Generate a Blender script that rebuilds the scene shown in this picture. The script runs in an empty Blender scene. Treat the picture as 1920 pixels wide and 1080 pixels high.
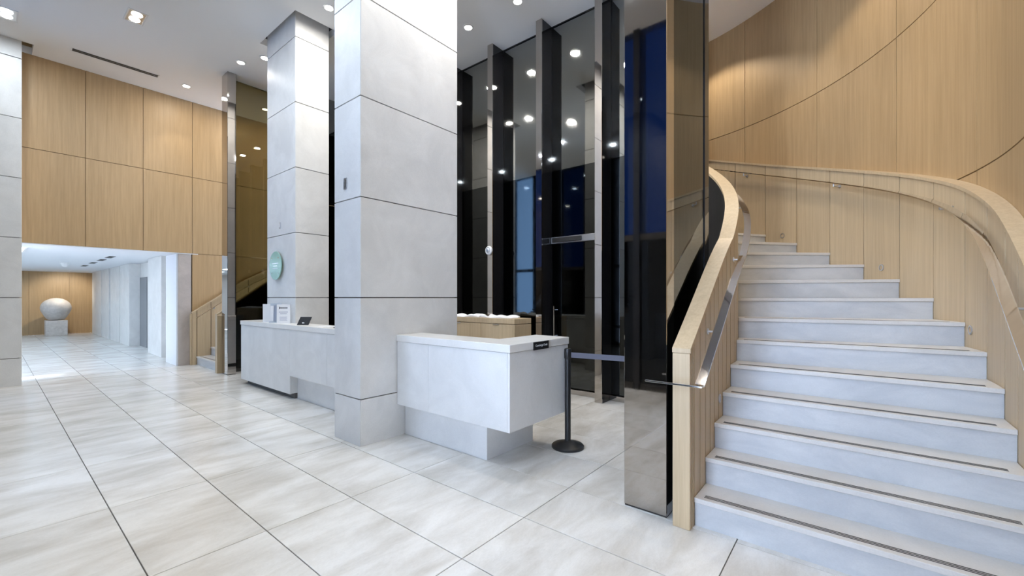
import bpy, bmesh, math, random
import numpy as np
from mathutils import Vector, Matrix
random.seed(7)
scene = bpy.context.scene
COL = scene.collection
R = math.radians

# ------------------------------------------------------------------ camera, world, exposure
CAM_H = 1.45
cam_d = bpy.data.cameras.new('camera'); cam = bpy.data.objects.new('camera', cam_d); COL.objects.link(cam)
cam.location = (0, 0, CAM_H); cam.rotation_euler = (R(90), 0, R(39.05))
cam_d.sensor_width = 36; cam_d.lens = 36 * 795 / 1920; cam_d.shift_y = 18 / 1920; cam_d.clip_start = .05
scene.camera = cam
w = bpy.data.worlds.new('sky'); scene.world = w; w.use_nodes = True
bg = w.node_tree.nodes['Background']; bg.inputs[0].default_value = (.72, .81, 1.0, 1); bg.inputs[1].default_value = 11.5
vs = scene.view_settings
vs.view_transform = 'Standard'; vs.look = 'None'; vs.gamma = 1; vs.use_curve_mapping = False; vs.exposure = 0.93
try:
    scene.cycles.max_bounces = 12; scene.cycles.diffuse_bounces = 6; scene.cycles.glossy_bounces = 6
    scene.cycles.use_denoising = True; scene.cycles.sample_clamp_indirect = 6; scene.cycles.caustics_reflective = False
except Exception: pass
sun_d = bpy.data.lights.new('sun', 'SUN'); sun_d.energy = 7.0; sun_d.color = (.86, .93, 1.0); sun_d.angle = R(5)
sun = bpy.data.objects.new('sun', sun_d); COL.objects.link(sun); sun.location = (-4, -6, 9)
sun.rotation_euler = Vector((-.25, 1, -1.45)).to_track_quat('-Z', 'Y').to_euler()
for px0, px1 in ((-9.64, -8.74), (-5.64, -3.74), (-1.64, .26)):      # the clear bays of the entrance wall
    pd = bpy.data.lights.new('window_portal', 'AREA'); pd.shape = 'RECTANGLE'; pd.size = px1 - px0; pd.size_y = 5.6; pd.cycles.is_portal = True
    po = bpy.data.objects.new('window_portal', pd); COL.objects.link(po); po.location = ((px0 + px1) / 2, -.83, 2.88); po.rotation_euler = (R(90), 0, R(180))
LOBBY_W = 12.0      # watts of one general downlight
COOL = (.80, .90, 1.0); NEUT = (1.0, .965, .91); WARM = (1.0, .90, .75)

# ------------------------------------------------------------------ materials
def nmat(name):
    m = bpy.data.materials.new(name); m.use_nodes = True
    nt = m.node_tree; return m, nt, nt.nodes['Principled BSDF']
def N(nt, t, **kw):
    n = nt.nodes.new(t)
    for k, v in kw.items():
        if k.startswith('i_'):
            key = k[2:]; n.inputs[int(key) if key.isdigit() else key].default_value = v
        else: setattr(n, k, v)
    return n
def plain(name, col, rough=.5, metal=0., spec=.5):
    m, nt, b = nmat(name)
    b.inputs['Base Color'].default_value = (*col, 1); b.inputs['Roughness'].default_value = rough
    b.inputs['Metallic'].default_value = metal; b.inputs['Specular IOR Level'].default_value = spec
    # slight mottling so that no surface is dead flat
    n = N(nt, 'ShaderNodeTexNoise', i_Scale=30., i_Detail=3.)
    r = N(nt, 'ShaderNodeMapRange', i_3=max(0, rough - .04), i_4=min(1, rough + .04))
    nt.links.new(n.outputs['Fac'], r.inputs[0]); nt.links.new(r.outputs[0], b.inputs['Roughness'])
    return m
def coords(nt, scale, rnd=True):
    tc = N(nt, 'ShaderNodeTexCoord'); mp = N(nt, 'ShaderNodeMapping'); mp.inputs['Scale'].default_value = scale
    if rnd:
        oi = N(nt, 'ShaderNodeObjectInfo'); mu = N(nt, 'ShaderNodeMath', operation='MULTIPLY', i_1=37.)
        nt.links.new(oi.outputs['Random'], mu.inputs[0])
        ad = N(nt, 'ShaderNodeVectorMath', operation='ADD')
        nt.links.new(tc.outputs['Object'], ad.inputs[0]); nt.links.new(mu.outputs[0], ad.inputs[1])
        nt.links.new(ad.outputs[0], mp.inputs[0])
    else: nt.links.new(tc.outputs['Object'], mp.inputs[0])
    return mp.outputs[0]
def stone(name, c0, c1, scale, rough, fine=90., bump=.02, aniso=(1, 1, 1), dist=.6, rnd=True, mid=(.36, .66)):
    m, nt, b = nmat(name); v = coords(nt, aniso, rnd)
    n1 = N(nt, 'ShaderNodeTexNoise', i_Scale=scale, i_Detail=7., i_Roughness=.62, i_Distortion=dist)
    n2 = N(nt, 'ShaderNodeTexNoise', i_Scale=fine, i_Detail=2.)
    nt.links.new(v, n1.inputs['Vector']); nt.links.new(v, n2.inputs['Vector'])
    cr = N(nt, 'ShaderNodeValToRGB'); e = cr.color_ramp.elements
    e[0].position, e[1].position = mid; e[0].color = (*c0, 1); e[1].color = (*c1, 1)
    nt.links.new(n1.outputs['Fac'], cr.inputs[0])
    mx = N(nt, 'ShaderNodeMix', data_type='RGBA', blend_type='MULTIPLY'); mx.inputs[0].default_value = .18
    cr2 = N(nt, 'ShaderNodeValToRGB'); cr2.color_ramp.elements[0].position = .35; cr2.color_ramp.elements[1].position = .6
    cr2.color_ramp.elements[0].color = (.75, .75, .75, 1)
    nt.links.new(n2.outputs['Fac'], cr2.inputs[0])
    nt.links.new(cr.outputs[0], mx.inputs[6]); nt.links.new(cr2.outputs[0], mx.inputs[7])
    nt.links.new(mx.outputs[2], b.inputs['Base Color'])
    b.inputs['Roughness'].default_value = rough
    bp = N(nt, 'ShaderNodeBump', i_Strength=bump, i_Distance=.01)
    nt.links.new(n2.outputs['Fac'], bp.inputs['Height']); nt.links.new(bp.outputs[0], b.inputs['Normal'])
    return m
def wood(name, c0, c1, rough=.45):
    m, nt, b = nmat(name); v = coords(nt, (1, 1, .035))
    n1 = N(nt, 'ShaderNodeTexNoise', i_Scale=34., i_Detail=6., i_Roughness=.7)
    n2 = N(nt, 'ShaderNodeTexNoise', i_Scale=2.2, i_Detail=2.)
    nt.links.new(v, n1.inputs['Vector']); nt.links.new(v, n2.inputs['Vector'])
    cr = N(nt, 'ShaderNodeValToRGB'); e = cr.color_ramp.elements
    e[0].position, e[1].position = .3, .72; e[0].color = (*c0, 1); e[1].color = (*c1, 1)
    nt.links.new(n1.outputs['Fac'], cr.inputs[0])
    hs = N(nt, 'ShaderNodeHueSaturation'); mr = N(nt, 'ShaderNodeMapRange', i_3=.9, i_4=1.1)
    nt.links.new(n2.outputs['Fac'], mr.inputs[0]); nt.links.new(mr.outputs[0], hs.inputs['Value'])
    nt.links.new(cr.outputs[0], hs.inputs['Color']); nt.links.new(hs.outputs[0], b.inputs['Base Color'])
    b.inputs['Roughness'].default_value = rough
    bp = N(nt, 'ShaderNodeBump', i_Strength=.04, i_Distance=.01)
    nt.links.new(n1.outputs['Fac'], bp.inputs['Height']); nt.links.new(bp.outputs[0], b.inputs['Normal'])
    return m
def emit(name, col, s):
    m, nt, b = nmat(name); b.inputs['Base Color'].default_value = (*col, 1)
    b.inputs['Emission Color'].default_value = (*col, 1); b.inputs['Emission Strength'].default_value = s
    return m
def tinted(name, tint, ior=1.5):
    m, nt, b = nmat(name); nt.nodes.remove(b); out = nt.nodes['Material Output']
    t = N(nt, 'ShaderNodeBsdfTransparent'); t.inputs[0].default_value = (*tint, 1)
    g = N(nt, 'ShaderNodeBsdfGlossy'); g.inputs['Roughness'].default_value = .01; g.inputs[0].default_value = (.8, .85, .9, 1)
    fr = N(nt, 'ShaderNodeFresnel', i_IOR=ior); mx = N(nt, 'ShaderNodeMixShader')
    nt.links.new(fr.outputs[0], mx.inputs[0]); nt.links.new(t.outputs[0], mx.inputs[1]); nt.links.new(g.outputs[0], mx.inputs[2])
    nt.links.new(mx.outputs[0], out.inputs[0]); return m
M = {}
M['stone'] = stone('limestone', (.66, .655, .64), (.76, .755, .74), 2.2, .42, fine=120)
M['desk'] = stone('desk_limestone', (.70, .70, .69), (.78, .78, .77), 2.6, .38, fine=150)
M['top'] = stone('counter_limestone', (.74, .73, .70), (.80, .79, .77), 2.6, .3, fine=150)
M['stair'] = stone('riser_limestone_cool_lit', (.50, .52, .54), (.62, .63, .635), 2.2, .42, fine=110, aniso=(1, 1, 2.2))  # same stone as the treads, with cool light put into the riser colour
M['tread'] = stone('tread_limestone_warm_lit', (.60, .585, .56), (.68, .665, .64), 2.2, .42, fine=110)  # same stone as the risers, with warmer light put into the colour
M['tile'] = stone('floor_limestone', (.56, .535, .49), (.76, .75, .725), 1.5, .25, fine=70, bump=.01, aniso=(2.4, .85, 1), dist=.35, mid=(.34, .62))
M['grout'] = plain('grout', (.12, .115, .11), .8)
M['wood'] = wood('maple_panel', (.38, .252, .122), (.49, .335, .178))
M['wood_pale'] = wood('maple_pale', (.46, .345, .21), (.58, .45, .285))
M['wood_groove'] = plain('wood_groove', (.15, .085, .038), .8)
M['plaster'] = plain('ceiling_plaster', (.92, .92, .92), .85, spec=.2)
M['dark'] = plain('shadow_gap', (.05, .05, .05), .7)
M['blackout'] = plain('dark_bronze_paint', (.022, .02, .018), .45)
M['bronze'] = plain('bronze_mirror', (.50, .47, .445), .035, 1.)
M['glass'] = plain('black_mirror_glass', (.30, .305, .295), .04, 1.)
M['finside'] = plain('black_glass', (.012, .012, .014), .04, 0., .5)
M['chrome'] = plain('polished_steel', (.82, .82, .84), .07, 1.)
M['steel'] = plain('brushed_steel', (.62, .62, .63), .3, 1.)
M['black'] = plain('black_plastic', (.012, .012, .013), .38)
M['belt'] = plain('grey_webbing', (.12, .12, .15), .8)
M['white'] = plain('white_enamel', (.82, .82, .82), .4)
M['paper'] = plain('paper', (.86, .86, .87), .7)
M['ink'] = plain('ink', (.03, .03, .035), .7)
M['ink_grey'] = plain('grey_ink', (.36, .38, .48), .7)
M['lens'] = emit('lamp_lens', (1, .98, .94), 9.)
M['granite'] = stone('sculpture_granite', (.50, .46, .43), (.62, .58, .55), 8, .6, fine=60)
M['greenglass'] = plain('green_frosted_glass', (.30, .52, .44), .25)
M['acrylic'] = plain('acrylic', (.55, .6, .66), .1)
M['pane'] = tinted('blue_tinted_pane', (.015, .032, .068))
M['pane_dark'] = tinted('dark_pane', (.001, .0015, .003))
M['jamb'] = stone('jamb_stone', (.42, .37, .335), (.50, .45, .41), 3., .5)
M['niche'] = plain('grey_niche', (.22, .225, .24), .6)
M['pane_half'] = tinted('half_tinted_pane', (.28, .36, .44))
M['pane_clear'] = tinted('clear_pane', (.84, .88, .92))
M['pane_mid'] = tinted('pale_blue_pane', (.43, .46, .50))
M['pane_soft'] = tinted('soft_grey_pane', (.20, .22, .24))
M['screen'] = tinted('bronze_tinted_glass', (.50, .45, .34), 2.2)
M['screen_plain'] = tinted('olive_tinted_glass', (.42, .40, .30), 1.45)
M['glass_low'] = plain('dimmed_mirror_glass', (.075, .08, .08), .04, 1.)  # darker copy of the mirror glass, weaker reflections put into its colour
M['hallwhite'] = plain('white_hall_ceiling', (.78, .80, .84), .8, spec=.2)

# ------------------------------------------------------------------ builders
WL = {}
def wloc(p): return WL.get(p.name, Vector((0, 0, 0))) if p else Vector((0, 0, 0))
def empty(name, loc, label=None, cat=None, group=None, kind=None):
    o = bpy.data.objects.new(name, None); COL.objects.link(o); o.location = loc; WL[o.name] = Vector(loc)
    o.empty_display_size = .1
    return tag(o, label, cat, group, kind)
def tag(o, label=None, cat=None, group=None, kind=None):
    for k, v in (('label', label), ('category', cat), ('group', group), ('kind', kind)):
        if v: o[k] = v
    return o
def mk(name, verts, faces, mat, parent=None, smooth=False, bevel=0., seg=1, fix=True):
    vs_ = [Vector(v) for v in verts]
    lo = Vector([min(v[i] for v in vs_) for i in range(3)]); hi = Vector([max(v[i] for v in vs_) for i in range(3)])
    c = (lo + hi) / 2
    me = bpy.data.meshes.new(name); me.from_pydata([v - c for v in vs_], [], faces)
    if fix or bevel:
        bm = bmesh.new(); bm.from_mesh(me)
        bmesh.ops.recalc_face_normals(bm, faces=bm.faces)
        if bevel:
            bmesh.ops.bevel(bm, geom=[e for e in bm.edges if len(e.link_faces) == 2 and e.calc_face_angle(0) > .6], offset=bevel, segments=seg, affect='EDGES', profile=.5)
        bm.to_mesh(me); bm.free()
    if smooth:
        for p in me.polygons: p.use_smooth = True
    me.materials.append(M[mat] if isinstance(mat, str) else mat)
    o = bpy.data.objects.new(name, me); COL.objects.link(o)
    o.location = c - wloc(parent); WL[o.name] = c
    if parent: o.parent = parent
    return o
BF = [(0, 1, 2, 3), (7, 6, 5, 4), (0, 4, 5, 1), (1, 5, 6, 2), (2, 6, 7, 3), (3, 7, 4, 0)]
def bv(x0, x1, y0, y1, z0, z1):
    return [(x0, y0, z0), (x1, y0, z0), (x1, y1, z0), (x0, y1, z0), (x0, y0, z1), (x1, y0, z1), (x1, y1, z1), (x0, y1, z1)]
def box(name, x0, x1, y0, y1, z0, z1, mat, parent=None, bevel=0., seg=1):
    return mk(name, bv(min(x0, x1), max(x0, x1), min(y0, y1), max(y0, y1), z0, z1), BF, mat, parent, bevel=bevel, seg=seg)
def multi(name, boxes, mat, parent=None, bevel=0.):
    V, Fc = [], []
    for b in boxes:
        k = len(V); V += bv(*b); Fc += [tuple(i + k for i in f) for f in BF]
    return mk(name, V, Fc, mat, parent, bevel=bevel)
def prism(name, poly, z0, z1, mat, parent=None, bevel=0.):
    n = len(poly); V = [(x, y, z0) for x, y in poly] + [(x, y, z1) for x, y in poly]
    Fc = [tuple(range(n))[::-1], tuple(range(n, 2 * n))] + [(i, (i + 1) % n, n + (i + 1) % n, n + i) for i in range(n)]
    return mk(name, V, Fc, mat, parent, bevel=bevel)
def lathe(name, prof, c, mat, parent=None, n=32, axis='z', smooth=True):
    V, Fc = [], []
    for (r, h) in prof:
        for i in range(n):
            a = 2 * math.pi * i / n; p = (r * math.cos(a), r * math.sin(a), h)
            if axis == 'y': p = (p[0], p[2], p[1])
            if axis == 'x': p = (p[2], p[0], p[1])
            V.append((c[0] + p[0], c[1] + p[1], c[2] + p[2]))
    for j in range(len(prof) - 1):
        for i in range(n): Fc.append((j * n + i, j * n + (i + 1) % n, (j + 1) * n + (i + 1) % n, (j + 1) * n + i))
    Fc.append(tuple(range(n))[::-1]); Fc.append(tuple((len(prof) - 1) * n + i for i in range(n)))
    o = mk(name, V, Fc, mat, parent)
    if smooth:
        for p in o.data.polygons: p.use_smooth = len(p.vertices) == 4
        try:
            bm = bmesh.new(); bm.from_mesh(o.data)
            for e in bm.edges: e.smooth = not (len(e.link_faces) == 2 and e.calc_face_angle(0) > .7)
            bm.to_mesh(o.data); bm.free()
        except Exception: pass
    return o
def sweep(name, secs, mat, parent=None, closed_ends=True, bevel=0., smooth=False):
    """secs: list of rings (same count) of world points"""
    n = len(secs[0]); V = [p for s in secs for p in s]; Fc = []
    for j in range(len(secs) - 1):
        for i in range(n): Fc.append((j * n + i, j * n + (i + 1) % n, (j + 1) * n + (i + 1) % n, (j + 1) * n + i))
    if closed_ends: Fc.append(tuple(range(n))[::-1]); Fc.append(tuple((len(secs) - 1) * n + i for i in range(n)))
    return mk(name, V, Fc, mat, parent, bevel=bevel, smooth=smooth)
def cyl(name, p0, p1, r, mat, parent=None, n=12):
    p0, p1 = Vector(p0), Vector(p1); d = (p1 - p0).normalized()
    u = d.orthogonal().normalized(); v = d.cross(u)
    rings = [[p + u * (r * math.cos(2 * math.pi * i / n)) + v * (r * math.sin(2 * math.pi * i / n)) for i in range(n)] for p in (p0, p1)]
    return sweep(name, rings, mat, parent)

ZC = 5.68                      # lobby ceiling
YG = 5.55                      # dark glass wall at the back
YF = -.84                      # glazed entrance wall behind the camera
AX = -5.19                     # mirror axis of the lobby
MOD = [0, .456, 1.45, 2.434, 3.418, 4.402, 5.386]   # stone courses
WROW = [0, 2.4, 4.05, ZC]      # wood courses

# ------------------------------------------------------------------ floor
TX, TY, TX0, TY0 = 1.147, .567, -1.70, .52
floor = box('floor', -11.2, 1.0, YF - .3, 7.8, -.2, -.012, 'grout'); tag(floor, 'pale limestone tiled lobby floor', 'floor', kind='structure')
tile_me = None
nx0 = math.floor((-11.17 - TX0) / TX); nx1 = math.ceil((.8 - TX0) / TX)
ny0 = math.floor((YF - .3 - TY0) / TY); ny1 = math.ceil((YG - TY0) / TY)
J = .0028
for i in range(nx0, nx1):
    for j in range(ny0, ny1):
        x0, x1 = TX0 + i * TX + J, TX0 + (i + 1) * TX - J; y0, y1 = TY0 + j * TY + J, TY0 + (j + 1) * TY - J
        cx0, cx1 = max(x0, -11.17), min(x1, .96); cy1 = min(y1, YG)
        if cx1 - cx0 < .03 or cy1 - y0 < .03: continue
        full = cx0 == x0 and cx1 == x1 and cy1 == y1
        if full and tile_me:
            t = bpy.data.objects.new('tile', tile_me); COL.objects.link(t); t.parent = floor
            t.location = Vector(((x0 + x1) / 2, (y0 + y1) / 2, -.008)) - wloc(floor)
        else:
            t = box('tile', cx0, cx1, y0, cy1, -.016, 0, 'tile', floor, bevel=.0012)
            if full: tile_me = t.data

# ------------------------------------------------------------------ ceiling with openings round the columns
C1 = (-4.231, -3.736, 2.27, 3.56)      # near column
C2 = (-7.575, -6.55, 2.90, 3.425)      # far column
PIER = (-11.16, -10.69, -.80, .338)
holes = [(-4.361, -3.606, 2.14, 3.69), (-7.70, -6.41, 2.835, 3.50), (-11.14, -10.69, YF, .467)]
xs = sorted({-11.4, 1.1} | {h[0] for h in holes} | {h[1] for h in holes}); ys = sorted({YF - .2, 7.9} | {h[2] for h in holes} | {h[3] for h in holes})
CV, CF = [], []
def inhole(i, j):
    if not (0 <= i < len(xs) - 1 and 0 <= j < len(ys) - 1): return True
    x, y = (xs[i] + xs[i + 1]) / 2, (ys[j] + ys[j + 1]) / 2
    return any(h[0] < x < h[1] and h[2] < y < h[3] for h in holes)
def q4(a, b, c, d):
    k = len(CV); CV.extend([a, b, c, d]); CF.append((k, k + 1, k + 2, k + 3))
for i in range(len(xs) - 1):
    for j in range(len(ys) - 1):
        if inhole(i, j): continue
        x0, x1, y0, y1, a, b = xs[i], xs[i + 1], ys[j], ys[j + 1], ZC, ZC + .12
        q4((x0, y0, a), (x0, y1, a), (x1, y1, a), (x1, y0, a)); q4((x0, y0, b), (x1, y0, b), (x1, y1, b), (x0, y1, b))
        if inhole(i - 1, j): q4((x0, y0, a), (x0, y0, b), (x0, y1, b), (x0, y1, a))
        if inhole(i + 1, j): q4((x1, y0, a), (x1, y1, a), (x1, y1, b), (x1, y0, b))
        if inhole(i, j - 1): q4((x0, y0, a), (x1, y0, a), (x1, y0, b), (x0, y0, b))
        if inhole(i, j + 1): q4((x0, y1, a), (x0, y1, b), (x1, y1, b), (x1, y1, a))
ceiling = mk('ceiling', CV, CF, 'plaster', fix=False); tag(ceiling, 'smooth white lobby ceiling', 'ceiling', kind='structure')
box('recess_lid', -11.4, 1.1, YF - .2, 7.9, 6.06, 6.1, 'dark', ceiling)

# ------------------------------------------------------------------ stone clad columns and corner pier
def clad_column(name, rect, top, label, loops=None):
    x0, x1, y0, y1 = rect; e = empty(name, ((x0 + x1) / 2, (y0 + y1) / 2, 0), label, 'column')
    t = .025
    box('core', x0 + t, x1 - t, y0 + t, y1 - t, 0, top, 'grout', e)
    zs = MOD + [6.04]; g = .005
    for a, b in zip(zs[:-1], zs[1:]):
        za, zb = a + (g if a else .0), min(b, top) - g
        for (px0, px1, py0, py1) in ((x0 + g, x1 - g, y0, y0 + t), (x0 + g, x1 - g, y1 - t, y1), (x0, x0 + t, y0 + g, y1 - g), (x1 - t, x1, y0 + g, y1 - g)):
            box('stone_panel', px0, px1, py0, py1, za, zb, 'stone', e, bevel=.0018)
    return e
col1 = clad_column('stone_column', C1, 6.04, 'tall limestone clad column nearest the camera, between the two reception counters')
col2 = clad_column('stone_column', C2, 6.04, 'limestone clad column behind the long counter, with a round green glass sign')
pier = clad_column('stone_pier', PIER, 6.04, 'limestone clad pier at the left edge of the picture')

# ------------------------------------------------------------------ stairs: plan geometry
SX0, SYC, SRO, RISE = .693, 3.917, 3.668, .1808
SC = SX0 - SRO; SRI = SRO - 1.493
KA = [-1.5, 0, 1, 2, 3, 4, 5, 6, 7, 8, 9, 10, 11, 12, 13]
AA = [-27.0, -20.9, -16.98, -12.95, -9.25, -5.45, -1.36, 4.5, 10.5, 18.1, 25.9, 34.0, 41.9, 49.8, 57.6]
for k in range(14, 22): KA.append(k); AA.append(57.6 + 7.8 * (k - 13))
ang_of_k = lambda k: float(np.interp(k, KA, AA))
_ga = np.linspace(-27, 118, 1451); _gk = np.interp(_ga, AA, KA)
_ker = np.hanning(161); _ker /= _ker.sum()
_pad = np.concatenate([_gk[0] + (np.arange(-80, 0)) * (_gk[1] - _gk[0]), _gk, _gk[-1] + (np.arange(1, 81)) * (_gk[-1] - _gk[-2])])
_gs = np.convolve(_pad, _ker, 'valid')
k_of_ang = lambda a: float(np.interp(a, _ga, _gs))
def sp(a, rad, flip):
    if a <= 0: x, y = SC + rad, SYC + SRO * R(a)
    else: x, y = SC + rad * math.cos(R(a)), SYC + rad * math.sin(R(a))
    return (2 * AX - x if flip else x), y
def arange(a0, a1, step=1.5):
    n = max(1, int(math.ceil((a1 - a0) / step - 1e-6))); pts = [a0 + (a1 - a0) * i / n for i in range(n + 1)]
    if a0 < 0 < a1 and 0 not in pts: pts = sorted(pts + [0.0])
    return pts
def curved(name, a0, a1, r0, r1, zlo, zhi, mat, parent, flip, step=1.5, smooth=False):
    secs = []
    for a in arange(a0, a1, step):
        lo = zlo(a) if callable(zlo) else zlo; hi = zhi(a) if callable(zhi) else zhi
        p, q = sp(a, r0, flip), sp(a, r1, flip)
        secs.append([(p[0], p[1], lo), (q[0], q[1], lo), (q[0], q[1], hi), (p[0], p[1], hi)])
    return sweep(name, secs, mat, parent)
CAPC = 1.015; RAILC = .86
zcap = lambda a: k_of_ang(a) * RISE + CAPC
zrail = lambda a: k_of_ang(a) * RISE + RAILC
A_END = -18.4                  # the wood ends at Y = 2.74
A_TOP = 112.

def upper_wall(name, joints, flip, label, skip=None):
    wl = empty(name, (*sp(0, SRO + .1, flip), 0), label, 'wall', kind='structure')
    ru = SRO + .08
    curved('backing', joints[0], joints[-1], ru + .024, ru + .14, 0 if not flip else 2.4, 6.058, 'wood_groove', wl, flip, 2.)
    for a0, a1 in zip(joints[:-1], joints[1:]):
        for z0, z1 in zip(WROW[:-1], WROW[1:]):
            if skip and skip(a0, a1, z0): continue
            g = .055
            curved('wood_panel', a0 + g, a1 - g, ru, ru + .022, z0 + (.005 if z0 else 0), z1 - .005 if z1 < ZC else 6.055, 'wood', wl, flip)
    return wl
wall_right = upper_wall('wall_right', [-74.2 - 3.5, -58.8, -41.3, -23.8, -6.3, 11.2, 28.7, 46.3, 63.8, 81.3, 98.8, 116], False, 'tall curved wall of pale wood panels round the right stair')
wall_left = upper_wall('wall_left', [-74.2, -56.3, -43.55, -30.7, -17.98, -5.26, 7.4, 20.2, 33, 46, 60, 75], True,
                       'wood panelled left wall above the opening to the hall', skip=lambda a0, a1, z0: z0 == 0 and a1 < -17.5)
box('backing', -11.31, -11.18, 2.76, 3.95, 0, 2.4, 'wood_groove', wall_left)

def wainscot(flip, kmax, label):
    e = empty('wainscot', (*sp(-10, SRO, flip), 0), label, 'wainscot')
    ks = [k_of_ang(A_END)] + list(range(1, kmax + 1))
    for k0, k1 in zip(ks[:-1], ks[1:]):
        a0, a1 = (A_END if k0 < 1 else ang_of_k(k0)), ang_of_k(k1)
        curved('wood_board', a0 + .09, a1 - .09, SRO, SRO + .03, max(0, (k0 - 1.2) * RISE), lambda a: zcap(a) - .028, 'wood_pale', e, flip)
    a1 = ang_of_k(kmax)
    curved('backing', A_END + .3, a1, SRO + .031, SRO + .078, 0, lambda a: zcap(a) - .032, 'wood_groove', e, flip)
    curved('cap_rail', A_END, a1, SRO - .012, SRO + .079, lambda a: zcap(a) - .027, zcap, 'wood_pale', e, flip)
    p, q = sp(A_END - .35, SRO, flip), sp(A_END, SRO + .079, flip)
    box('end_board', p[0], q[0], p[1], q[1], 0, zcap(A_END) - .03, 'wood_pale', e, bevel=.002)
    return e
wainscot(False, 19, 'pale wood wainscot with a capped top rising along the outer side of the right stair')
wainscot(True, 14, 'pale wood wainscot with a capped top on the wall beside the small left stair')

def balustrade(flip, kmax, label):
    e = empty('balustrade', (*sp(A_END, SRI - .05, flip), 0), label, 'balustrade')
    ks = [k_of_ang(A_END)] + list(range(1, kmax + 1))
    for k0, k1 in zip(ks[:-1], ks[1:]):
        a0, a1 = (A_END + (3.35 if flip else .45) if k0 < 2 and (k0 < 1 or flip) else ang_of_k(k0)), ang_of_k(k1)
        if a1 - a0 < .5: continue
        for b0, b1 in ((a0, (a0 + a1) / 2), ((a0 + a1) / 2, a1)):
            curved('wood_board', b0 + .10, b1 - .10, SRI - .016, SRI, max(0, (k0 - 1.4) * RISE), lambda a: zcap(a) - .03, 'wood_pale', e, flip)
    a1 = ang_of_k(kmax)
    curved('core', A_END + (3.32 if flip else .42), a1, SRI - .094, SRI - .018, lambda a: max(0, (k_of_ang(a) - 2.5) * RISE), lambda a: zcap(a) - .034, 'wood_groove', e, flip)
    curved('outer_face', A_END + (3.32 if flip else .42), a1, SRI - .106, SRI - .096, lambda a: max(0, (k_of_ang(a) - 3) * RISE), lambda a: zcap(a) - .03, 'blackout', e, flip)
    secs = []
    curved('cap_rail', A_END, a1, SRI - .109, SRI + .004, lambda a: zcap(a) - .028, zcap, 'wood_pale', e, flip, 1.0)
    p, q = sp(A_END, SRI - .107, flip), sp(A_END + (3.3 if flip else .4), SRI, flip)
    box('end_post', p[0], q[0], p[1], q[1], 0, zcap(A_END) - .03, 'wood_pale', e, bevel=.003)
    return e
balustrade(False, 19, 'solid curving wood balustrade on the inner side of the right stair')
balustrade(True, 14, 'short wood balustrade post and wall of the small left stair')

def staircase(flip, kmax, label):
    e = empty('staircase', (*sp(-12, (SRO + SRI) / 2, flip), 0), label, 'staircase')
    ri, ro = SRI + .002, SRO - .002
    for k in range(1, kmax + 1):
        a0, a1 = ang_of_k(k), ang_of_k(k + 1)
        def ring(aa, extra=0):     # radial line at angle aa pushed 'extra' metres down the stair
            p, q = Vector((*sp(aa, ri, flip), 0)), Vector((*sp(aa, ro, flip), 0))
            d = (q - p).normalized(); nrm = Vector((d.y, -d.x, 0))
            if flip: nrm = -nrm
            return p + nrm * extra, q + nrm * extra
        z = k * RISE
        f0, f1 = ring(a0 + .06, .0); b0, b1 = ring(a1 + .1)
        V = []
        for (p, q, zz) in ((f0, f1, (k - 1) * RISE if k > 1 else 0), (f0, f1, z - .031)):
            V += [(p.x, p.y, zz), (q.x, q.y, zz)]
        n = (f1 - f0).normalized(); nb = Vector((-n.y, n.x, 0)) * (-.03 if flip else .03)
        V += [(v[0] + nb.x, v[1] + nb.y, v[2]) for v in V]
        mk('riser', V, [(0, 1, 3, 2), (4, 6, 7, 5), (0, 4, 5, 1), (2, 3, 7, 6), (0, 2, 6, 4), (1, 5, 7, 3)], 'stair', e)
        n0, n1 = ring(a0, .012)
        mids0 = [n0]; poly = [n0, n1]
        outer = [Vector((*sp(a, ro, flip), 0)) for a in arange(a0, a1 + .3, 1.2)[1:]]
        inner = [Vector((*sp(a, ri, flip), 0)) for a in arange(a0, a1 + .3, 1.2)[1:]]
        poly = [(p.x, p.y) for p in [n0, n1] + outer + inner[::-1]]
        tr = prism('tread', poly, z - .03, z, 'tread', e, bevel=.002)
        if k <= 9:
            for off in (.028, .043, .058):
                p, q = ring(a0, -off); p2, q2 = ring(a0, -off - .007)
                s0, s1 = (q - p).normalized() * .05, (q - p).normalized() * .07
                prism('grip_strip', [(v.x, v.y) for v in (p + s0, q - s1, q2 - s1, p2 + s0)], z - .001, z + .0012, 'black', tr)
    return e
staircase(False, 17, 'wide curving pale stone staircase with dark grip strips on the treads')
staircase(True, 6, 'small pale stone stair beside the left wood wall')
# floor and wall behind the turn of the stair
box('wall_stair_end', -5.2, -4.2, YG + .35, 7.8, 0, ZC, 'wood')['kind'] = 'structure'

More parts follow.
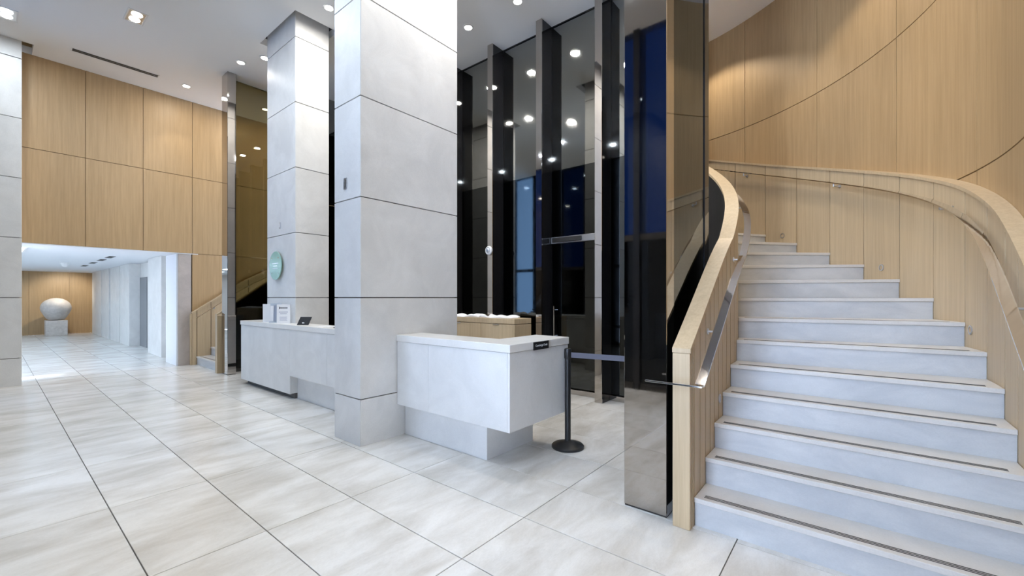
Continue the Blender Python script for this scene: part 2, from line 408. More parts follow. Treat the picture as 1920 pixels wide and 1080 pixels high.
# ------------------------------------------------------------------ handrails
def handrail(flip, rad, side, a0, a1, ret, label, brk):
    e = empty('handrail', (*sp(a0, rad, flip), 0), label, 'handrail')
    hw, ht = .027, .011
    secs = []
    if ret:
        y0 = ret[1]; x1 = sp(a0, rad, flip)[0]; z0 = zrail(a0) - .0
        secs = []
    for a in arange(a0, a1, 1.2):
        p, q = sp(a, rad - hw, flip), sp(a, rad + hw, flip); z = zrail(a)
        secs.append([(p[0], p[1], z - ht), (q[0], q[1], z - ht), (q[0], q[1], z), (p[0], p[1], z)])
    sweep('rail_bar', secs, 'chrome', e, bevel=.0)
    if ret:
        x_, y_ = sp(a0, rad, flip); z = zrail(a0)
        box('return_bar', ret[0], x_ + hw, y_ - 2 * hw, y_ - .0005, z - ht, z, 'chrome', e, bevel=.002)
    for k in brk:
        a = ang_of_k(k); z = zrail(a)
        p, q = sp(a, rad, flip), sp(a, rad + side, flip)
        cyl('bracket', (p[0], p[1], z - .05), (p[0], p[1], z - ht), .008, 'steel', e)
        cyl('bracket', (p[0], p[1], z - .045), (q[0], q[1], z - .045), .008, 'steel', e)
        q2 = sp(a, rad + side * .93, flip)
        cyl('wall_plate', (q2[0], q2[1], z - .045), (q[0], q[1], z - .045), .022, 'steel', e, 16)
    return e
handrail(False, SRI + .075, -.074, -19.4, ang_of_k(18), (-1.04, 2.65), 'polished steel handrail on the inner balustrade of the right stair, with a straight end bar', (2.2, 5.3, 8.5, 12))
handrail(False, SRO - .075, .074, -17.5, ang_of_k(18), None, 'polished steel handrail on the outer wall of the right stair', (3.2, 7.4, 10.7, 13.6))
handrail(True, SRO - .075, .074, -17.5, ang_of_k(13), None, 'thin steel handrail on the wall of the small left stair', (2.2, 5))

# ------------------------------------------------------------------ dark glass wall at the back
wall_back = empty('wall_back', (AX, YG, 0), 'black mirror glass wall with projecting bronze fins', 'wall', kind='structure')
FINX = [-1.75 - i * 1.0 for i in range(8)]
box('backing', -8.9, -1.72, YG + .03, YG + .12, 0, ZC + .1, 'dark', wall_back)
for i, x in enumerate(FINX):
    f = box('fin', x - .054, x + .054, 5.29, YG - .002, .0, ZC + .1, 'finside', wall_back)
    box('fin_front', x - .056, x + .056, 5.268, 5.289, .0, ZC + .1, 'bronze', f, bevel=.004)
    if i < len(FINX) - 1:
        xa, xb = x - 1.0 + .056, x - .056
        box('sill', xa, xb, YG - .05, YG + .02, 0, .075, 'bronze', wall_back, bevel=.003)
        if i != 1:
            box('glass_pane', xa, xb, YG, YG + .012, .078, 3.416, 'glass_low', wall_back)
        else: box('glass_pane', xa, xb, YG, YG + .012, 2.39, 3.416, 'glass_low', wall_back)
        box('glass_pane', xa, xb, YG, YG + .012, 3.42, ZC - .001, 'glass', wall_back)
        box('head_track', xa, xb, YG - .012, YG - .002, ZC - .02, ZC - .001, 'finside', wall_back)
box('glass_pane', -8.75, -8.73, 3.95, 5.5, .01, 3.416, 'glass_low', wall_back)
box('glass_pane', -8.75, -8.73, 3.95, 5.5, 3.42, ZC - .001, 'glass', wall_back)
# door bay between the second and third fin
door = empty('door_1', (-3.25, YG, 0), 'black glass door with an upright steel pull', 'door', kind='structure')
box('door_leaf', -3.69, -2.81, YG, YG + .012, .078, 2.28, 'glass_low', door)
hd = box('door_head', -3.69, -2.81, YG - .035, YG + .01, 2.285, 2.385, 'steel', door, bevel=.003)
box('closer', -3.66, -3.15, YG - .06, YG - .036, 2.30, 2.37, 'blackout', hd, bevel=.004)
cyl('pull_handle', (-3.62, YG - .06, .80), (-3.62, YG - .06, 1.32), .014, 'chrome', door, 16)
for z in (.86, 1.26): cyl('handle_stud', (-3.62, YG - .06, z), (-3.62, YG, z), .008, 'chrome', door)

# side screens with the end pillars
def side_screen(flip, label, label2):
    fx = (lambda x: 2 * AX - x) if flip else (lambda x: x)
    e = empty('bronze_pillar', (fx(-1.1), 2.87, 0), label, 'pillar')
    def b(name, x0, x1, y0, y1, z0, z1, m, bev=0): return box(name, fx(x0), fx(x1), y0, y1, z0, z1, m, e, bevel=bev)
    b('pillar_shaft', -1.262, -.964, 2.802, 2.945, .008, ZC + .1, 'bronze', .004)
    b('foot_plate', -1.258, -.968, 2.806, 2.94, 0, .012, 'blackout')
    e = empty('side_screen', (fx(-.98), 3.3, 0), label2, 'screen')
    b('glass_screen', -.992, -.966, 2.948, 3.68, .06, ZC, 'screen_plain' if flip else 'screen')
    b('sill', -1.0, -.962, 2.948, 3.68, 0, .058, 'blackout')
    b('end_stile', -1.0, -.958, 3.682, 3.80, 0, ZC, 'finside', .003)
    return e
side_screen(False, 'tall mirrored dark bronze pillar beside the right stair', 'bronze tinted glass screen between the mirrored pillar and the right stair balustrade')
side_screen(True, 'tall mirrored dark bronze pillar beside the small left stair', 'olive tinted glass screen between the left pillar and the far column')

# ------------------------------------------------------------------ entrance wall behind the camera
wall_front = empty('wall_front', (AX, YF, 0), 'glazed entrance wall with dark fins behind the viewer', 'wall', kind='structure')
bx = [-10.69 + i * 1.0 for i in range(12)]
for i, x in enumerate(bx):
    box('mullion', x - .05, x + .05, YF - .25, YF + .02, 0, ZC + .1, 'finside', wall_front)
    if i < len(bx) - 1:
        box('sill', x + .05, x + .95, YF - .06, YF, 0, .1, 'blackout', wall_front)
        for z0, z1 in ((.1, 2.35), (2.45, ZC)):
            box('glass_pane', x + .05, x + .95, YF - .04, YF - .03, z0, z1, 'pane_half' if i == 1 else 'pane_soft' if i == 6 else 'pane_mid' if i in (5, 10) else 'pane_clear' if i == 9 else 'pane' if z0 > 1 else 'pane_dark', wall_front)
        box('transom', x + .05, x + .95, YF - .06, YF, 2.35, 2.45, 'blackout', wall_front)
box('end_wall', .31, 1.0, YF - .2, YF, 0, ZC, 'finside', wall_front)

# ------------------------------------------------------------------ hall beyond the left opening
HX0, HX1, HZ = -24.7, -11.17, 2.42
hall_floor = box('floor_hall', HX0, -11.2, -1.2, 3.1, -.2, -.012, 'grout'); tag(hall_floor, 'tiled floor of the side hall', 'floor', kind='structure')
xx = -11.175
tm = {}
for i in range(12):
    for j in range(8):
        x1 = -11.172 - i * TX; x0 = max(HX0, x1 - TX + .005); y0 = TY0 + (j - 3) * TY + J; y1 = min(3.05, y0 + TY - 2 * J)
        if x1 - x0 < .1 or y1 - y0 < .1: continue
        box('tile', x0, x1, y0, y1, -.016, 0, 'tile', hall_floor, bevel=.001)
box('threshold_strip', -11.2, -11.168, .34, 2.52, -.01, .002, 'steel', hall_floor)
hc = box('ceiling_hall', HX0, -11.32, -1.2, 3.1, HZ + .05, HZ + .15, 'hallwhite'); tag(hc, 'white ceiling of the side hall', 'ceiling', kind='structure')
for i, x in enumerate((-14.6, -15.9, -17.4, -19.2)):
    box('ceiling_slot', x - .35, x + .35, 1.86, 1.98, HZ + .046, HZ + .052, 'dark', hc)
wf = empty('wall_hall_end', (HX0, 1, 0), 'wood panelled end wall of the side hall', 'wall', kind='structure')
box('backing', HX0 - .12, HX0 - .031, -1.2, 3.1, 0, HZ + .05, 'wood_groove', wf)
for i in range(4): box('wood_panel', HX0 - .03, HX0, -1.2 + i * 1.08, -1.2 + (i + 1) * 1.08 - .006, 0, HZ + .05, 'wood', wf)
wh = empty('wall_hall_side', (-17, 2.9, 0), 'pale stone side wall of the hall with flat pilasters', 'wall', kind='structure')
box('stone_wall', HX0, -11.19, 2.88, 3.0, 0, HZ + .05, 'stone', wh)
for (a, b) in ((-14.41, -13.06), (-18.2, -16.8), (-19.9, -18.32), (-21.6, -20.2), (-24.0, -21.75)):
    box('pilaster', a, b, 2.62, 2.878, 0, HZ + .045, 'desk', wh, bevel=.004)
box('door_recess', -16.78, -15.9, 2.86, 2.879, 0, 2.05, 'niche', wh)
box('wall_hall_far', HX0, -11.32, -1.3, -1.2, 0, HZ + .05, 'plaster')['kind'] = 'structure'
tr = empty('trim_1', (-11.17, 2.6, 0), 'stone jamb and head lining of the hall opening', 'trim', kind='structure')
box('jamb_face', -11.195, -11.165, 2.525, 2.752, 0, 2.385, 'jamb', tr, bevel=.003)
box('jamb_reveal', -12.05, -11.196, 2.50, 2.56, 0, 2.385, 'hallwhite', tr, bevel=.003)
box('jamb_reveal', -12.05, -11.196, 2.561, 2.87, 0, 2.385, 'hallwhite', tr)
box('head_lining', -12.05, -11.15, -.8, 2.87, 2.386, 2.4, 'hallwhite', tr)
# sculpture
sc = empty('sculpture', (-23.8, 1.61, 0), 'round granite boulder on a square stone pedestal at the end of the hall', 'sculpture')
box('pedestal', -24.1, -23.5, 1.32, 1.90, 0, .585, 'granite', sc, bevel=.01)
prof = [(.0005, .60), (.20, .603), (.24, .63), (.30, .72), (.345, .82)]
for i in range(0, 11):
    t = R(-20 + 110 * i / 10); prof.append((max(.0008, .42 * math.cos(t)), 1.06 + .375 * math.sin(t)))
lathe('boulder', prof, (-23.8, 1.61, 0), 'granite', sc, 40)
# hall door sign / camera on ceiling
hs = empty('smoke_detector', (-17.9, 1.38, HZ), 'small white detector on the ceiling of the hall', 'detector')
lathe('base', [(.09, .0), (.09, .05)], (-17.9, 1.38, HZ), 'white', hs, 20); lathe('sensor', [(.04, -.08), (.07, -.03), (.07, 0)], (-17.9, 1.38, HZ), 'white', hs, 20)

# ------------------------------------------------------------------ right reception counter
DT = 1.062
dk = empty('reception_counter', (-2.9, 2.9, 0), 'short L shaped pale stone counter beside the black belt post', 'counter')
prism('worktop', [(-3.73, 2.68), (-2.197, 2.68), (-2.197, 3.60), (-2.60, 3.60), (-2.60, 3.02), (-3.73, 3.02)], DT - .068, DT, 'top', dk, bevel=.003)
xj = -3.23
box('front_panel', -3.729, xj - .0015, 2.69, 2.715, .335, DT - .071, 'desk', dk, bevel=.001)
box('front_panel', xj + .0015, -2.2325, 2.69, 2.715, .335, DT - .071, 'desk', dk, bevel=.001)
box('side_panel', -2.231, -2.206, 2.69, 3.595, .335, DT - .071, 'desk', dk, bevel=.001)
prism('body', [(-3.72, 2.716), (-2.232, 2.716), (-2.232, 3.58), (-2.59, 3.58), (-2.59, 3.01), (-3.72, 3.01)], .34, DT - .071, 'desk', dk)
prism('plinth', [(-3.729, 2.79), (-2.55, 2.79), (-2.55, 3.48), (-2.58, 3.48), (-2.58, 3.0), (-3.729, 3.0)], 0, .339, 'desk', dk, bevel=.002)

pn = empty('name_plate', (-2.2, 3.13, 1.02), 'small black name plate on the edge of the short counter', 'sign')
Yp0, Yp1 = 3.0, 3.235
box('plate', -2.196, -2.188, Yp0, Yp1, DT - .075, DT - .004, 'black', pn, bevel=.002)
def text(name, s, size, loc, rot, mat, parent):
    c = bpy.data.curves.new(name, 'FONT'); c.body = s; c.size = size; c.align_x = 'CENTER'; c.align_y = 'CENTER'; c.extrude = .0004; c.resolution_u = 2
    c.materials.append(M[mat]); t_ = bpy.data.objects.new(name, c); COL.objects.link(t_)
    me = bpy.data.meshes.new_from_object(t_.evaluated_get(bpy.context.evaluated_depsgraph_get())); bpy.data.objects.remove(t_); o = bpy.data.objects.new(name, me); COL.objects.link(o)
    o.location = Vector(loc) - wloc(parent); o.rotation_euler = rot; o.parent = parent; return o
text('lettering', 'Concierge Desk', .028, (-2.1873, (Yp0 + Yp1) / 2, DT - .037), (R(90), 0, R(90)), 'paper', pn)

# ------------------------------------------------------------------ long reception counter
lk = empty('reception_counter', (-6.2, 2.9, 0), 'long pale stone counter running past the column with the green sign', 'counter')
prism('worktop', [(-8.11, 2.68), (-4.236, 2.68), (-4.236, 3.02), (-6.54, 3.02), (-6.54, 2.893), (-7.585, 2.893), (-7.585, 3.6), (-8.11, 3.6)], DT - .068, DT, 'top', lk, bevel=.003)
box('front_panel', -8.1, -6.247, 2.69, 2.715, .075, DT - .071, 'desk', lk, bevel=.001)
box('front_panel', -6.244, -5.2, 2.69, 2.715, .335, DT - .071, 'desk', lk, bevel=.001)
box('front_panel', -5.197, -4.238, 2.69, 2.715, .335, DT - .071, 'desk', lk, bevel=.001)
box('side_panel', -8.1, -8.075, 2.716, 3.59, .075, DT - .071, 'desk', lk, bevel=.001)
prism('body', [(-8.074, 2.716), (-6.247, 2.716), (-6.247, 2.89), (-7.59, 2.89), (-7.59, 3.58), (-8.074, 3.58)], .08, DT - .071, 'desk', lk)
prism('body', [(-6.245, 2.716), (-4.245, 2.716), (-4.245, 3.01), (-6.53, 3.01), (-6.53, 2.9), (-6.245, 2.9)], .34, DT - .071, 'desk', lk)
prism('plinth', [(-8.0, 2.76), (-6.26, 2.76), (-6.26, 2.86), (-7.6, 2.86), (-7.6, 3.5), (-8.0, 3.5)], 0, .078, 'grout', lk)
box('plinth', -6.245, -4.24, 2.795, 2.88, 0, .338, 'desk', lk, bevel=.002)

# things on the long counter
def sheet_sign(name, x, y, wdt, hgt, label, rz=0, lines=True, leaf=False):
    e = empty(name, (x, y, DT), label, 'sign'); t = .004
    box('panel', x - wdt / 2, x + wdt / 2, y, y + t, DT, DT + hgt, 'paper', e, bevel=.001)
    box('foot', x - wdt / 2, x + wdt / 2, y + t, y + .07, DT, DT + .003, 'acrylic', e)
    if lines:
        for i in range(8):
            lw = wdt * .06
            box('heading', x - wdt * .32 + i * wdt * .08, x - wdt * .32 + i * wdt * .08 + lw, y - .0006, y, DT + hgt * (.785 - (.02 if i == 0 else 0)), DT + hgt * (.85 + (.025 if i == 0 else 0)), 'ink', e)
        for k, (zz, ww) in enumerate(((.60, .33), (.50, .25))):
            box('text_line', x - wdt * ww, x + wdt * ww, y - .0006, y, DT + hgt * (zz - .012), DT + hgt * (zz + .018), 'ink_grey', e)
        for k in range(5):
            box('text_line', x - wdt * .28, x + wdt * (.28 - .04 * (k % 2)), y - .0006, y, DT + hgt * (.34 - .045 * k), DT + hgt * (.355 - .045 * k), 'ink_grey', e)
    return e
sheet_sign('paper_sign', -6.66, 2.775, .19, .285, 'white printed sheet standing upright on the long counter').rotation_euler.z = R(48)
# folded white brochure stand
br = empty('brochure_stand', (-7.25, 2.78, DT), 'narrow white brochure stand at the far end of the long counter', 'stand')
box('front_leaf', -7.31, -7.19, 2.755, 2.759, DT, DT + .285, 'paper', br, bevel=.001)
box('back_leaf', -7.194, -7.19, 2.76, 2.83, DT, DT + .285, 'paper', br, bevel=.001)
br.rotation_euler.z = R(40)
ac = empty('brochure_holder', (-6.98, 2.785, DT), 'clear acrylic brochure holder between the white stand and the printed sheet', 'holder')
AXC = -6.98
box('back_plate', AXC - .085, AXC + .085, 2.812, 2.818, DT, DT + .30, 'acrylic', ac, bevel=.001)
box('tray', AXC - .08, AXC + .08, 2.76, 2.811, DT, DT + .02, 'acrylic', ac)
for i in range(3):
    x = AXC - .08 + i * .053
    mk('leaflet', [(x, 2.795 - i * .004, DT + .021), (x + .048, 2.795 - i * .004, DT + .021), (x + .048, 2.808, DT + .26 + .01 * i), (x, 2.808, DT + .26 + .01 * i), (x, 2.798 - i * .004, DT + .021), (x + .048, 2.798 - i * .004, DT + .021), (x + .048, 2.8105, DT + .26 + .01 * i), (x, 2.8105, DT + .26 + .01 * i)], BF, ('paper', 'steel', 'ink_grey')[i], ac)
ac.rotation_euler.z = R(40)
tb = empty('card_stand', (-6.06, 2.80, DT), 'small tilted black card stand on the long counter', 'sign')
bx0 = -6.14
mk('card', [(bx0, 2.76, DT + .001), (bx0 + .16, 2.76, DT + .001), (bx0 + .185, 2.82, DT + .115), (bx0 + .025, 2.82, DT + .115), (bx0, 2.768, DT + .001), (bx0 + .16, 2.768, DT + .001), (bx0 + .185, 2.828, DT + .115), (bx0 + .025, 2.828, DT + .115)], BF, 'black', tb)
box('label', bx0 + .07, bx0 + .10, 2.7695, 2.771, DT + .025, DT + .04, 'paper', tb)
box('prop', bx0 + .06, bx0 + .1, 2.83, 2.87, DT, DT + .06, 'black', tb)
tb.rotation_euler.z = R(40)
ps = mk('paper_sheet', [(x, y, DT + .001 + z) for z in (0, .0012) for x, y in ((-5.65, 2.74), (-5.40, 2.73), (-5.39, 2.93), (-5.64, 2.94))], BF, 'paper'); tag(ps, 'white sheet of paper lying flat on the long counter', 'paper')
pen = cyl('pen', (-5.2, 2.78, DT + .006), (-5.07, 2.80, DT + .006), .005, 'black'); tag(pen, 'black pen lying on the long counter beside the near column', 'pen')

# ------------------------------------------------------------------ wall fittings
gd = empty('round_sign', (-7.155, 2.895, 1.956), 'round green frosted glass sign on the far column', 'sign')
lathe('disc', [(.222, 0), (.225, .003), (.225, .009), (.222, .012)], (-7.155, 2.855, 1.956), 'greenglass', gd, 48, 'y')
for dx, dz in ((-.12, .12), (.12, .12), (-.12, -.12), (.12, -.12)):
    cyl('standoff', (-7.155 + dx, 2.852, 1.956 + dz), (-7.155 + dx, 2.8995, 1.956 + dz), .012, 'chrome', gd)
for k, (ww, zz) in enumerate(((.11, .03), (.07, -.01), (.09, -.05))): box('lettering', -7.155 - ww, -7.155 + ww, 2.8535, 2.8548, 1.956 + zz, 1.956 + zz + .01, 'acrylic', gd)
def switch(x, y, z, label, wd=.055, ht=.115):
    e = empty('control_plate', (x, y, z), label, 'switch')
    box('plate', x - wd / 2, x + wd / 2, y - .008, y - .0005, z - ht / 2, z + ht / 2, 'steel', e, bevel=.002)
    box('key', x - wd * .25, x + wd * .25, y - .012, y - .0082, z - ht * .3, z + ht * .3, 'grout' if wd > .05 else 'white', e, bevel=.001)
switch(-4.01, 2.27, 2.60, 'small steel control plate high on the near column')
switch(-7.08, 2.90, 2.59, 'tiny white control plate above the round green sign', .045, .10)
kb = empty('round_buzzer', (-4.757, 5.268, 2.235), 'round white device with a dark centre on a bronze fin', 'device')
lathe('ring', [(.07, 0), (.075, -.01), (.07, -.03), (.055, -.04), (.05, -.03)], (-4.757, 5.266, 2.235), 'white', kb, 32, 'y')
lathe('centre', [(.035, -.03), (.035, -.045), (.02, -.055)], (-4.757, 5.266, 2.235), 'steel', kb, 24, 'y')
def isect_wall(px, rad):
    # bearing -> point on the curved wall
    th = R(39.05); F = Vector((-math.sin(th), math.cos(th))); Rr = Vector((math.cos(th), math.sin(th)))
    v = F + Rr * ((px - 960) / 795); c = Vector((SC, SYC))
    a = v.dot(v); b = -2 * v.dot(c); cc = c.dot(c) - rad * rad; d = (-b + math.sqrt(b * b - 4 * a * cc)) / (2 * a)
    p = v * d; return p, d
for k, desc in ((12.45, 'uppermost'), (9.5, 'middle'), (6.75, 'lowest')):
    a = ang_of_k(k); x, y = sp(a, SRO, False); z = math.floor(k) * RISE + .13
    e = empty('step_light', (x, y, z), f'{desc} small round steel step light on the outer stair wainscot', 'step light', 'round step lights of the right stair')
    nrm = Vector((-math.cos(R(a)), -math.sin(R(a)), 0)); tg = Vector((-nrm.y, nrm.x, 0)); P = Vector((x, y, z))
    def rg(r, h): return [P + nrm * h + tg * (r * math.cos(2 * math.pi * i / 24)) + Vector((0, 0, r * math.sin(2 * math.pi * i / 24))) for i in range(24)]
    sweep('bezel', [rg(.034, .0005), rg(.034, .006), rg(.023, .007), rg(.023, .002)], 'steel', e)
    sweep('insert', [rg(.022, .0005), rg(.022, .003)], 'wood_pale', e)
a = ang_of_k(3.6); x, y = sp(a, SRI, False)
e = empty('step_light', (x, y, .7), 'small round steel step light low on the inner balustrade boards', 'step light', 'round step lights of the right stair')
lathe('bezel', [(.034, .0005), (.034, .006), (.023, .007), (.023, .002)], (x, y, .69), 'steel', e, 24, 'x')

# ------------------------------------------------------------------ stanchion with belt
st = empty('stanchion', (-2.10, 3.53, 0), 'black belt stanchion post standing beside the short counter', 'stanchion')
SXp, SYp = -2.168, 3.53
st.location = (SXp, SYp, 0); WL[st.name] = Vector((SXp, SYp, 0))
lathe('base', [(.150, 0), (.155, .006), (.155, .022), (.145, .032), (.06, .058), (.035, .066), (.03, .07)], (SXp, SYp, 0), 'black', st, 48)
lathe('post', [(.029, .068), (.029, .86)], (SXp, SYp, 0), 'black', st, 28)
hdp = lathe('head', [(.031, .86), (.034, .865), (.034, .945), (.03, .957), (.012, .962)], (SXp, SYp, 0), 'black', st, 28)
bt = sweep('belt', [[(SXp + .03, SYp + .006, z), (SXp + .03, SYp + .009, z), (-1.0, 3.705 + .003, z - .0), (-1.0, 3.705, z)] for z in (.872, .922)], 'belt', st)
box('belt_clip', -1.02, -1.0005, 3.69, 3.72, .865, .93, 'black', st)

# ------------------------------------------------------------------ credenza behind the counter
cr = empty('credenza', (-4.6, 5.0, 0), 'low pale wood cabinet in front of the black glass wall', 'cabinet')
CX0, CX1, CY0, CY1, CZ = -5.55, -3.87, 4.83, 5.24, 1.135
box('carcass', CX0 + .01, CX1 - .01, CY0 + .02, CY1, .0, 1.05, 'wood_pale', cr)
box('top', CX0, CX1, CY0, CY1, 1.058, CZ, 'wood_pale', cr, bevel=.003)
for x0, x1 in ((CX0 + .012, -4.55), (-4.545, CX1 - .03)):
    d_ = box('door', x0, x1, CY0 + .001, CY0 + .019, .06, 1.05, 'wood_pale', cr, bevel=.002)
    box('handle', (x0 + x1) / 2 - .06, (x0 + x1) / 2 + .06, CY0 - .012, CY0, 1.036, 1.048, 'chrome', d_)
box('side_stile', CX1 - .028, CX1 - .0, CY0 + .001, CY1, .0, 1.05, 'wood_pale', cr, bevel=.002)
def crumple(name, x0, x1, y0, y1, amp, seed, label):
    rnd = random.Random(seed); nx, ny = 16, 8; V, Fc = [], []
    ph = [rnd.uniform(0, 6.28) for _ in range(6)]
    for lay in (0, 1):
        for j in range(ny + 1):
            for i in range(nx + 1):
                u, v = i / nx, j / ny
                h = amp * (.5 + .5 * math.sin(u * 9 + ph[0] + 2 * math.sin(v * 4 + ph[1]))) * (.4 + .6 * abs(math.sin(v * 5 + ph[2] + u * 3)))
                V.append((x0 + u * (x1 - x0) + .015 * math.sin(v * 7 + ph[3]), y0 + v * (y1 - y0) + .01 * math.sin(u * 11 + ph[4]), CZ + .001 + (h if lay else 0) + lay * .003))
    n = (nx + 1) * (ny + 1)
    for lay in (0, 1):
        for j in range(ny):
            for i in range(nx):
                a_ = lay * n + j * (nx + 1) + i; q_ = (a_, a_ + 1, a_ + nx + 2, a_ + nx + 1); Fc.append(q_ if lay else q_[::-1])
    rim = [i for i in range(nx + 1)] + [(j + 1) * (nx + 1) - 1 for j in range(1, ny + 1)] + [ny * (nx + 1) + i for i in range(nx - 1, -1, -1)] + [j * (nx + 1) for j in range(ny - 1, 0, -1)]
    for a_, b_ in zip(rim, rim[1:] + rim[:1]): Fc.append((a_, b_, b_ + n, a_ + n))
    o = mk(name, V, Fc, 'paper', smooth=True); tag(o, label, 'cloth', 'crumpled white cloths on the wood cabinet')
crumple('folded_cloth', -5.25, -4.63, 4.87, 5.17, .05, 3, 'crumpled white cloth on the wood cabinet nearer the column')
crumple('folded_cloth', -4.60, -4.02, 4.88, 5.18, .045, 8, 'crumpled white cloth on the wood cabinet nearer its open end')

# ------------------------------------------------------------------ downlights
def lamp(kind, loc, energy, col, spot=None, size=.09, target=None, blend=.6):
    l = bpy.data.lights.new('lamp', 'SPOT' if spot else 'AREA'); l.energy = energy; l.color = col
    if spot: l.spot_size = R(spot); l.spot_blend = blend; l.shadow_soft_size = size
    else: l.shape = 'DISK'; l.size = size
    return l
GHID = 'recessed downlights out of the picture'
LHID = 'recessed round ceiling downlight outside the picture'
def downlight(x, y, label=None, twin=False, rz=0., energy=LOBBY_W, col=NEUT, spot=None, tgt=None, wall=False):
    hidden = label is None
    e = empty('downlight', (x, y, ZC), label or LHID, 'downlight', GHID if hidden else 'recessed lobby downlights')
    z = ZC
    if twin:
        c, s = math.cos(rz), math.sin(rz)
        def rp(u, v): return (x + u * c - v * s, y + u * s + v * c)
        def ring(hu, hv, zz): return [(*rp(a_ * hu, b_ * hv), zz) for a_, b_ in ((-1, -1), (1, -1), (1, 1), (-1, 1))]
        sweep('trim_frame', [ring(.20, .115, z - .0005), ring(.20, .115, z - .008), ring(.18, .095, z - .008), ring(.18, .095, z - .001)], 'white', e)
        prism('reflector', [rp(a_ * .179, b_ * .094) for a_, b_ in ((-1, -1), (1, -1), (1, 1), (-1, 1))], z - .003, z - .0005, 'steel', e)
        for u in (-.085, .085):
            px, py = rp(u, 0); lathe('lens', [(.066, -.006), (.06, -.012)], (px, py, z), 'lens', e, 24)
    else:
        lathe('trim_ring', [(.058, -.0005), (.085, -.0005), (.085, -.007), (.058, -.009)], (x, y, z), 'white', e, 28)
        lathe('lens', [(.056, -.002), (.056, -.012)], (x, y, z), 'lens', e, 24)
    l = lamp('d', None, energy, col, spot, .14 if not spot else .05, blend=.35)
    lo = bpy.data.objects.new('lamp', l); COL.objects.link(lo); lo.parent = e; lo.location = (0, 0, -.03)
    if tgt:
        d = Vector(tgt) - Vector((x, y, ZC - .03)); lo.rotation_euler = d.to_track_quat('-Z', 'Y').to_euler()
    return e
downlight(-8.43, 1.39, 'twin rectangular ceiling downlight in front of the wood wall', True, 0.0, col=COOL)
downlight(-9.82, .16, 'twin rectangular ceiling downlight cut by the left edge of the picture', True, 0.0, col=COOL)
downlight(-10.39, 2.48, 'ceiling downlight close to the top of the left wood wall', False, energy=5, col=WARM)
downlight(-8.59, 2.85, 'ceiling downlight above the left bronze pillar', False, energy=12)
downlight(-8.10, 3.06, 'ceiling downlight half hidden by the far column', False, energy=12)
downlight(-5.97, 3.12, 'ceiling downlight between the two stone columns, partly behind the near one', False, energy=9)
downlight(-4.71, 4.72, 'round ceiling downlight just right of the near column', False)
downlight(-3.75, 4.75, 'round ceiling downlight cut by the top edge of the picture', False)
HID = [(-7.2, .18, COOL, 0, 'over the entrance side, second from the left pier'), (-4.8, .18, COOL, 0, 'over the entrance side, in front of the near column'),
       (-2.4, .18, COOL, 0, 'over the entrance side, in front of the short counter'), (-.2, .3, COOL, 0, 'directly above the viewer'),
       (-6.2, 1.39, COOL, 0, 'in front of the long counter'), (-4.0, 1.3, COOL, 0, 'just in front of the near column'),
       (-1.8, 1.39, COOL, 0, 'in front of the mirrored bronze pillar'), (0., 1.6, COOL, 0, 'in front of the right stair'),
       (-2.75, 4.75, NEUT, 0, 'by the black glass wall, above the glass door'), (-5.7, 4.75, NEUT, 0, 'by the black glass wall, behind the near column'),
       (-6.7, 4.75, NEUT, 0, 'by the black glass wall, behind the far column'), (-2.9, 3.2, NEUT, 22, 'above the short counter'),
       (-5.3, 2.3, NEUT, 0, 'above the front of the long counter'), (-.05, 3.4, WARM, 50, 'above the first steps of the right stair'),
       (-.6, 5.2, WARM, 55, 'above the middle of the right stair'), (-1.9, 6.75, WARM, 55, 'above the top turn of the right stair'),
       (-10.3, 3.9, WARM, 12, 'above the first steps of the small left stair'), (-9.8, 5.3, WARM, 14, 'above the turn of the small left stair')]
for x, y, c, en, where in HID:
    downlight(x, y, 'round ceiling downlight ' + where, col=c, energy=en or LOBBY_W, spot=112 if en >= 50 else None)['group'] = GHID
# accent on the far column and the left wood wall
for (x, y), t, en in (((-5.97, 3.12), (-6.55, 3.12, 3.9), 20), ((-10.39, 2.48), (-11.17, 2.46, 3.9), 14)):
    l = lamp('s', None, en, WARM, 50, .03); lo = bpy.data.objects.new('accent_lamp', l); COL.objects.link(lo)
    lo.location = (x, y, ZC - .04); lo.rotation_euler = (Vector(t) - lo.location).to_track_quat('-Z', 'Y').to_euler()
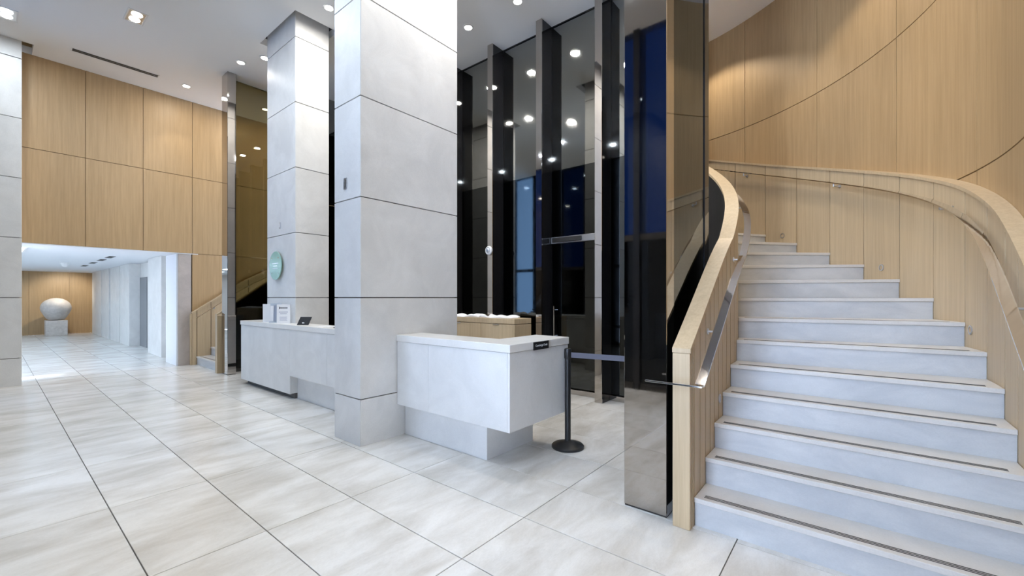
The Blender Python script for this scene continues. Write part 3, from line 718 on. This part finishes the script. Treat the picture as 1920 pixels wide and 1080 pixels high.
# slot diffuser
sd = empty('slot_diffuser', (-10.36, 1.46, ZC), 'long dark slot air diffuser in the ceiling by the left wood wall', 'air diffuser')
box('slot', -10.415, -10.305, .89, 2.03, ZC - .004, ZC - .0005, 'dark', sd)
multi('rim', [(-10.43, -10.416, .875, 2.045, ZC - .006, ZC - .0005), (-10.304, -10.29, .875, 2.045, ZC - .006, ZC - .0005)], 'white', sd)
multi('vane', [(-10.362, -10.358, .89, 2.03, ZC - .007, ZC - .0045)], 'steel', sd)

# added hall lamps and panels, out of view, standing in for the hall's daylight
M['fill_glow'] = emit('hall_fill_glow', (.78, .89, 1.0), 1.6)
HN = {-13.5: 'nearest the lobby', -16.5: 'second from the lobby', -19.5: 'third from the lobby', -22.3: 'nearest the boulder'}
for x, en in ((-13.5, 19), (-16.5, 19), (-19.5, 15), (-22.3, 8)):
    l = bpy.data.lights.new('hall_fill', 'AREA'); l.shape = 'RECTANGLE'; l.size = 1.6; l.size_y = .5; l.energy = en; l.color = (.60, .79, 1.0)
    lo = bpy.data.objects.new('hall_fill', l); COL.objects.link(lo); lo.location = (x, .2, HZ + .01)
    e = empty('added_light_panel', (x, .2, HZ + .05), 'added unseen rectangular fill light of the hall ' + HN[x], 'fill light', 'added fill lights of the side hall')
    box('diffuser', x - .8, x + .8, -.05, .45, HZ + .03, HZ + .049, 'fill_glow', e)
    multi('frame', [(x - .83, x - .8, -.08, .48, HZ + .02, HZ + .049), (x + .8, x + .83, -.08, .48, HZ + .02, HZ + .049), (x - .8, x + .8, -.08, -.05, HZ + .02, HZ + .049), (x - .8, x + .8, .45, .48, HZ + .02, HZ + .049)], 'white', e)
l = bpy.data.lights.new('hall_fill_spot', 'SPOT'); l.energy = 60; l.color = WARM; l.spot_size = R(90); l.spot_blend = .7  # added spot and fixture, warming the end wall of the hall
lo = bpy.data.objects.new('hall_fill_spot', l); COL.objects.link(lo); lo.location = (-23.0, 1.9, HZ + .03); lo.rotation_euler = (Vector((-24.7, 1.9, 1.0)) - lo.location).to_track_quat('-Z', 'Y').to_euler()
e = empty('added_hall_downlight', (-23.0, 1.9, HZ + .05), 'added round downlight holding the hall fill spot, above the granite boulder', 'downlight')
lathe('trim_ring', [(.05, -.0005), (.075, -.0005), (.075, -.008), (.05, -.009)], (-23.0, 1.9, HZ + .05), 'white', e, 24)
lathe('lens', [(.049, -.002), (.049, -.008)], (-23.0, 1.9, HZ + .05), 'lens', e, 20)
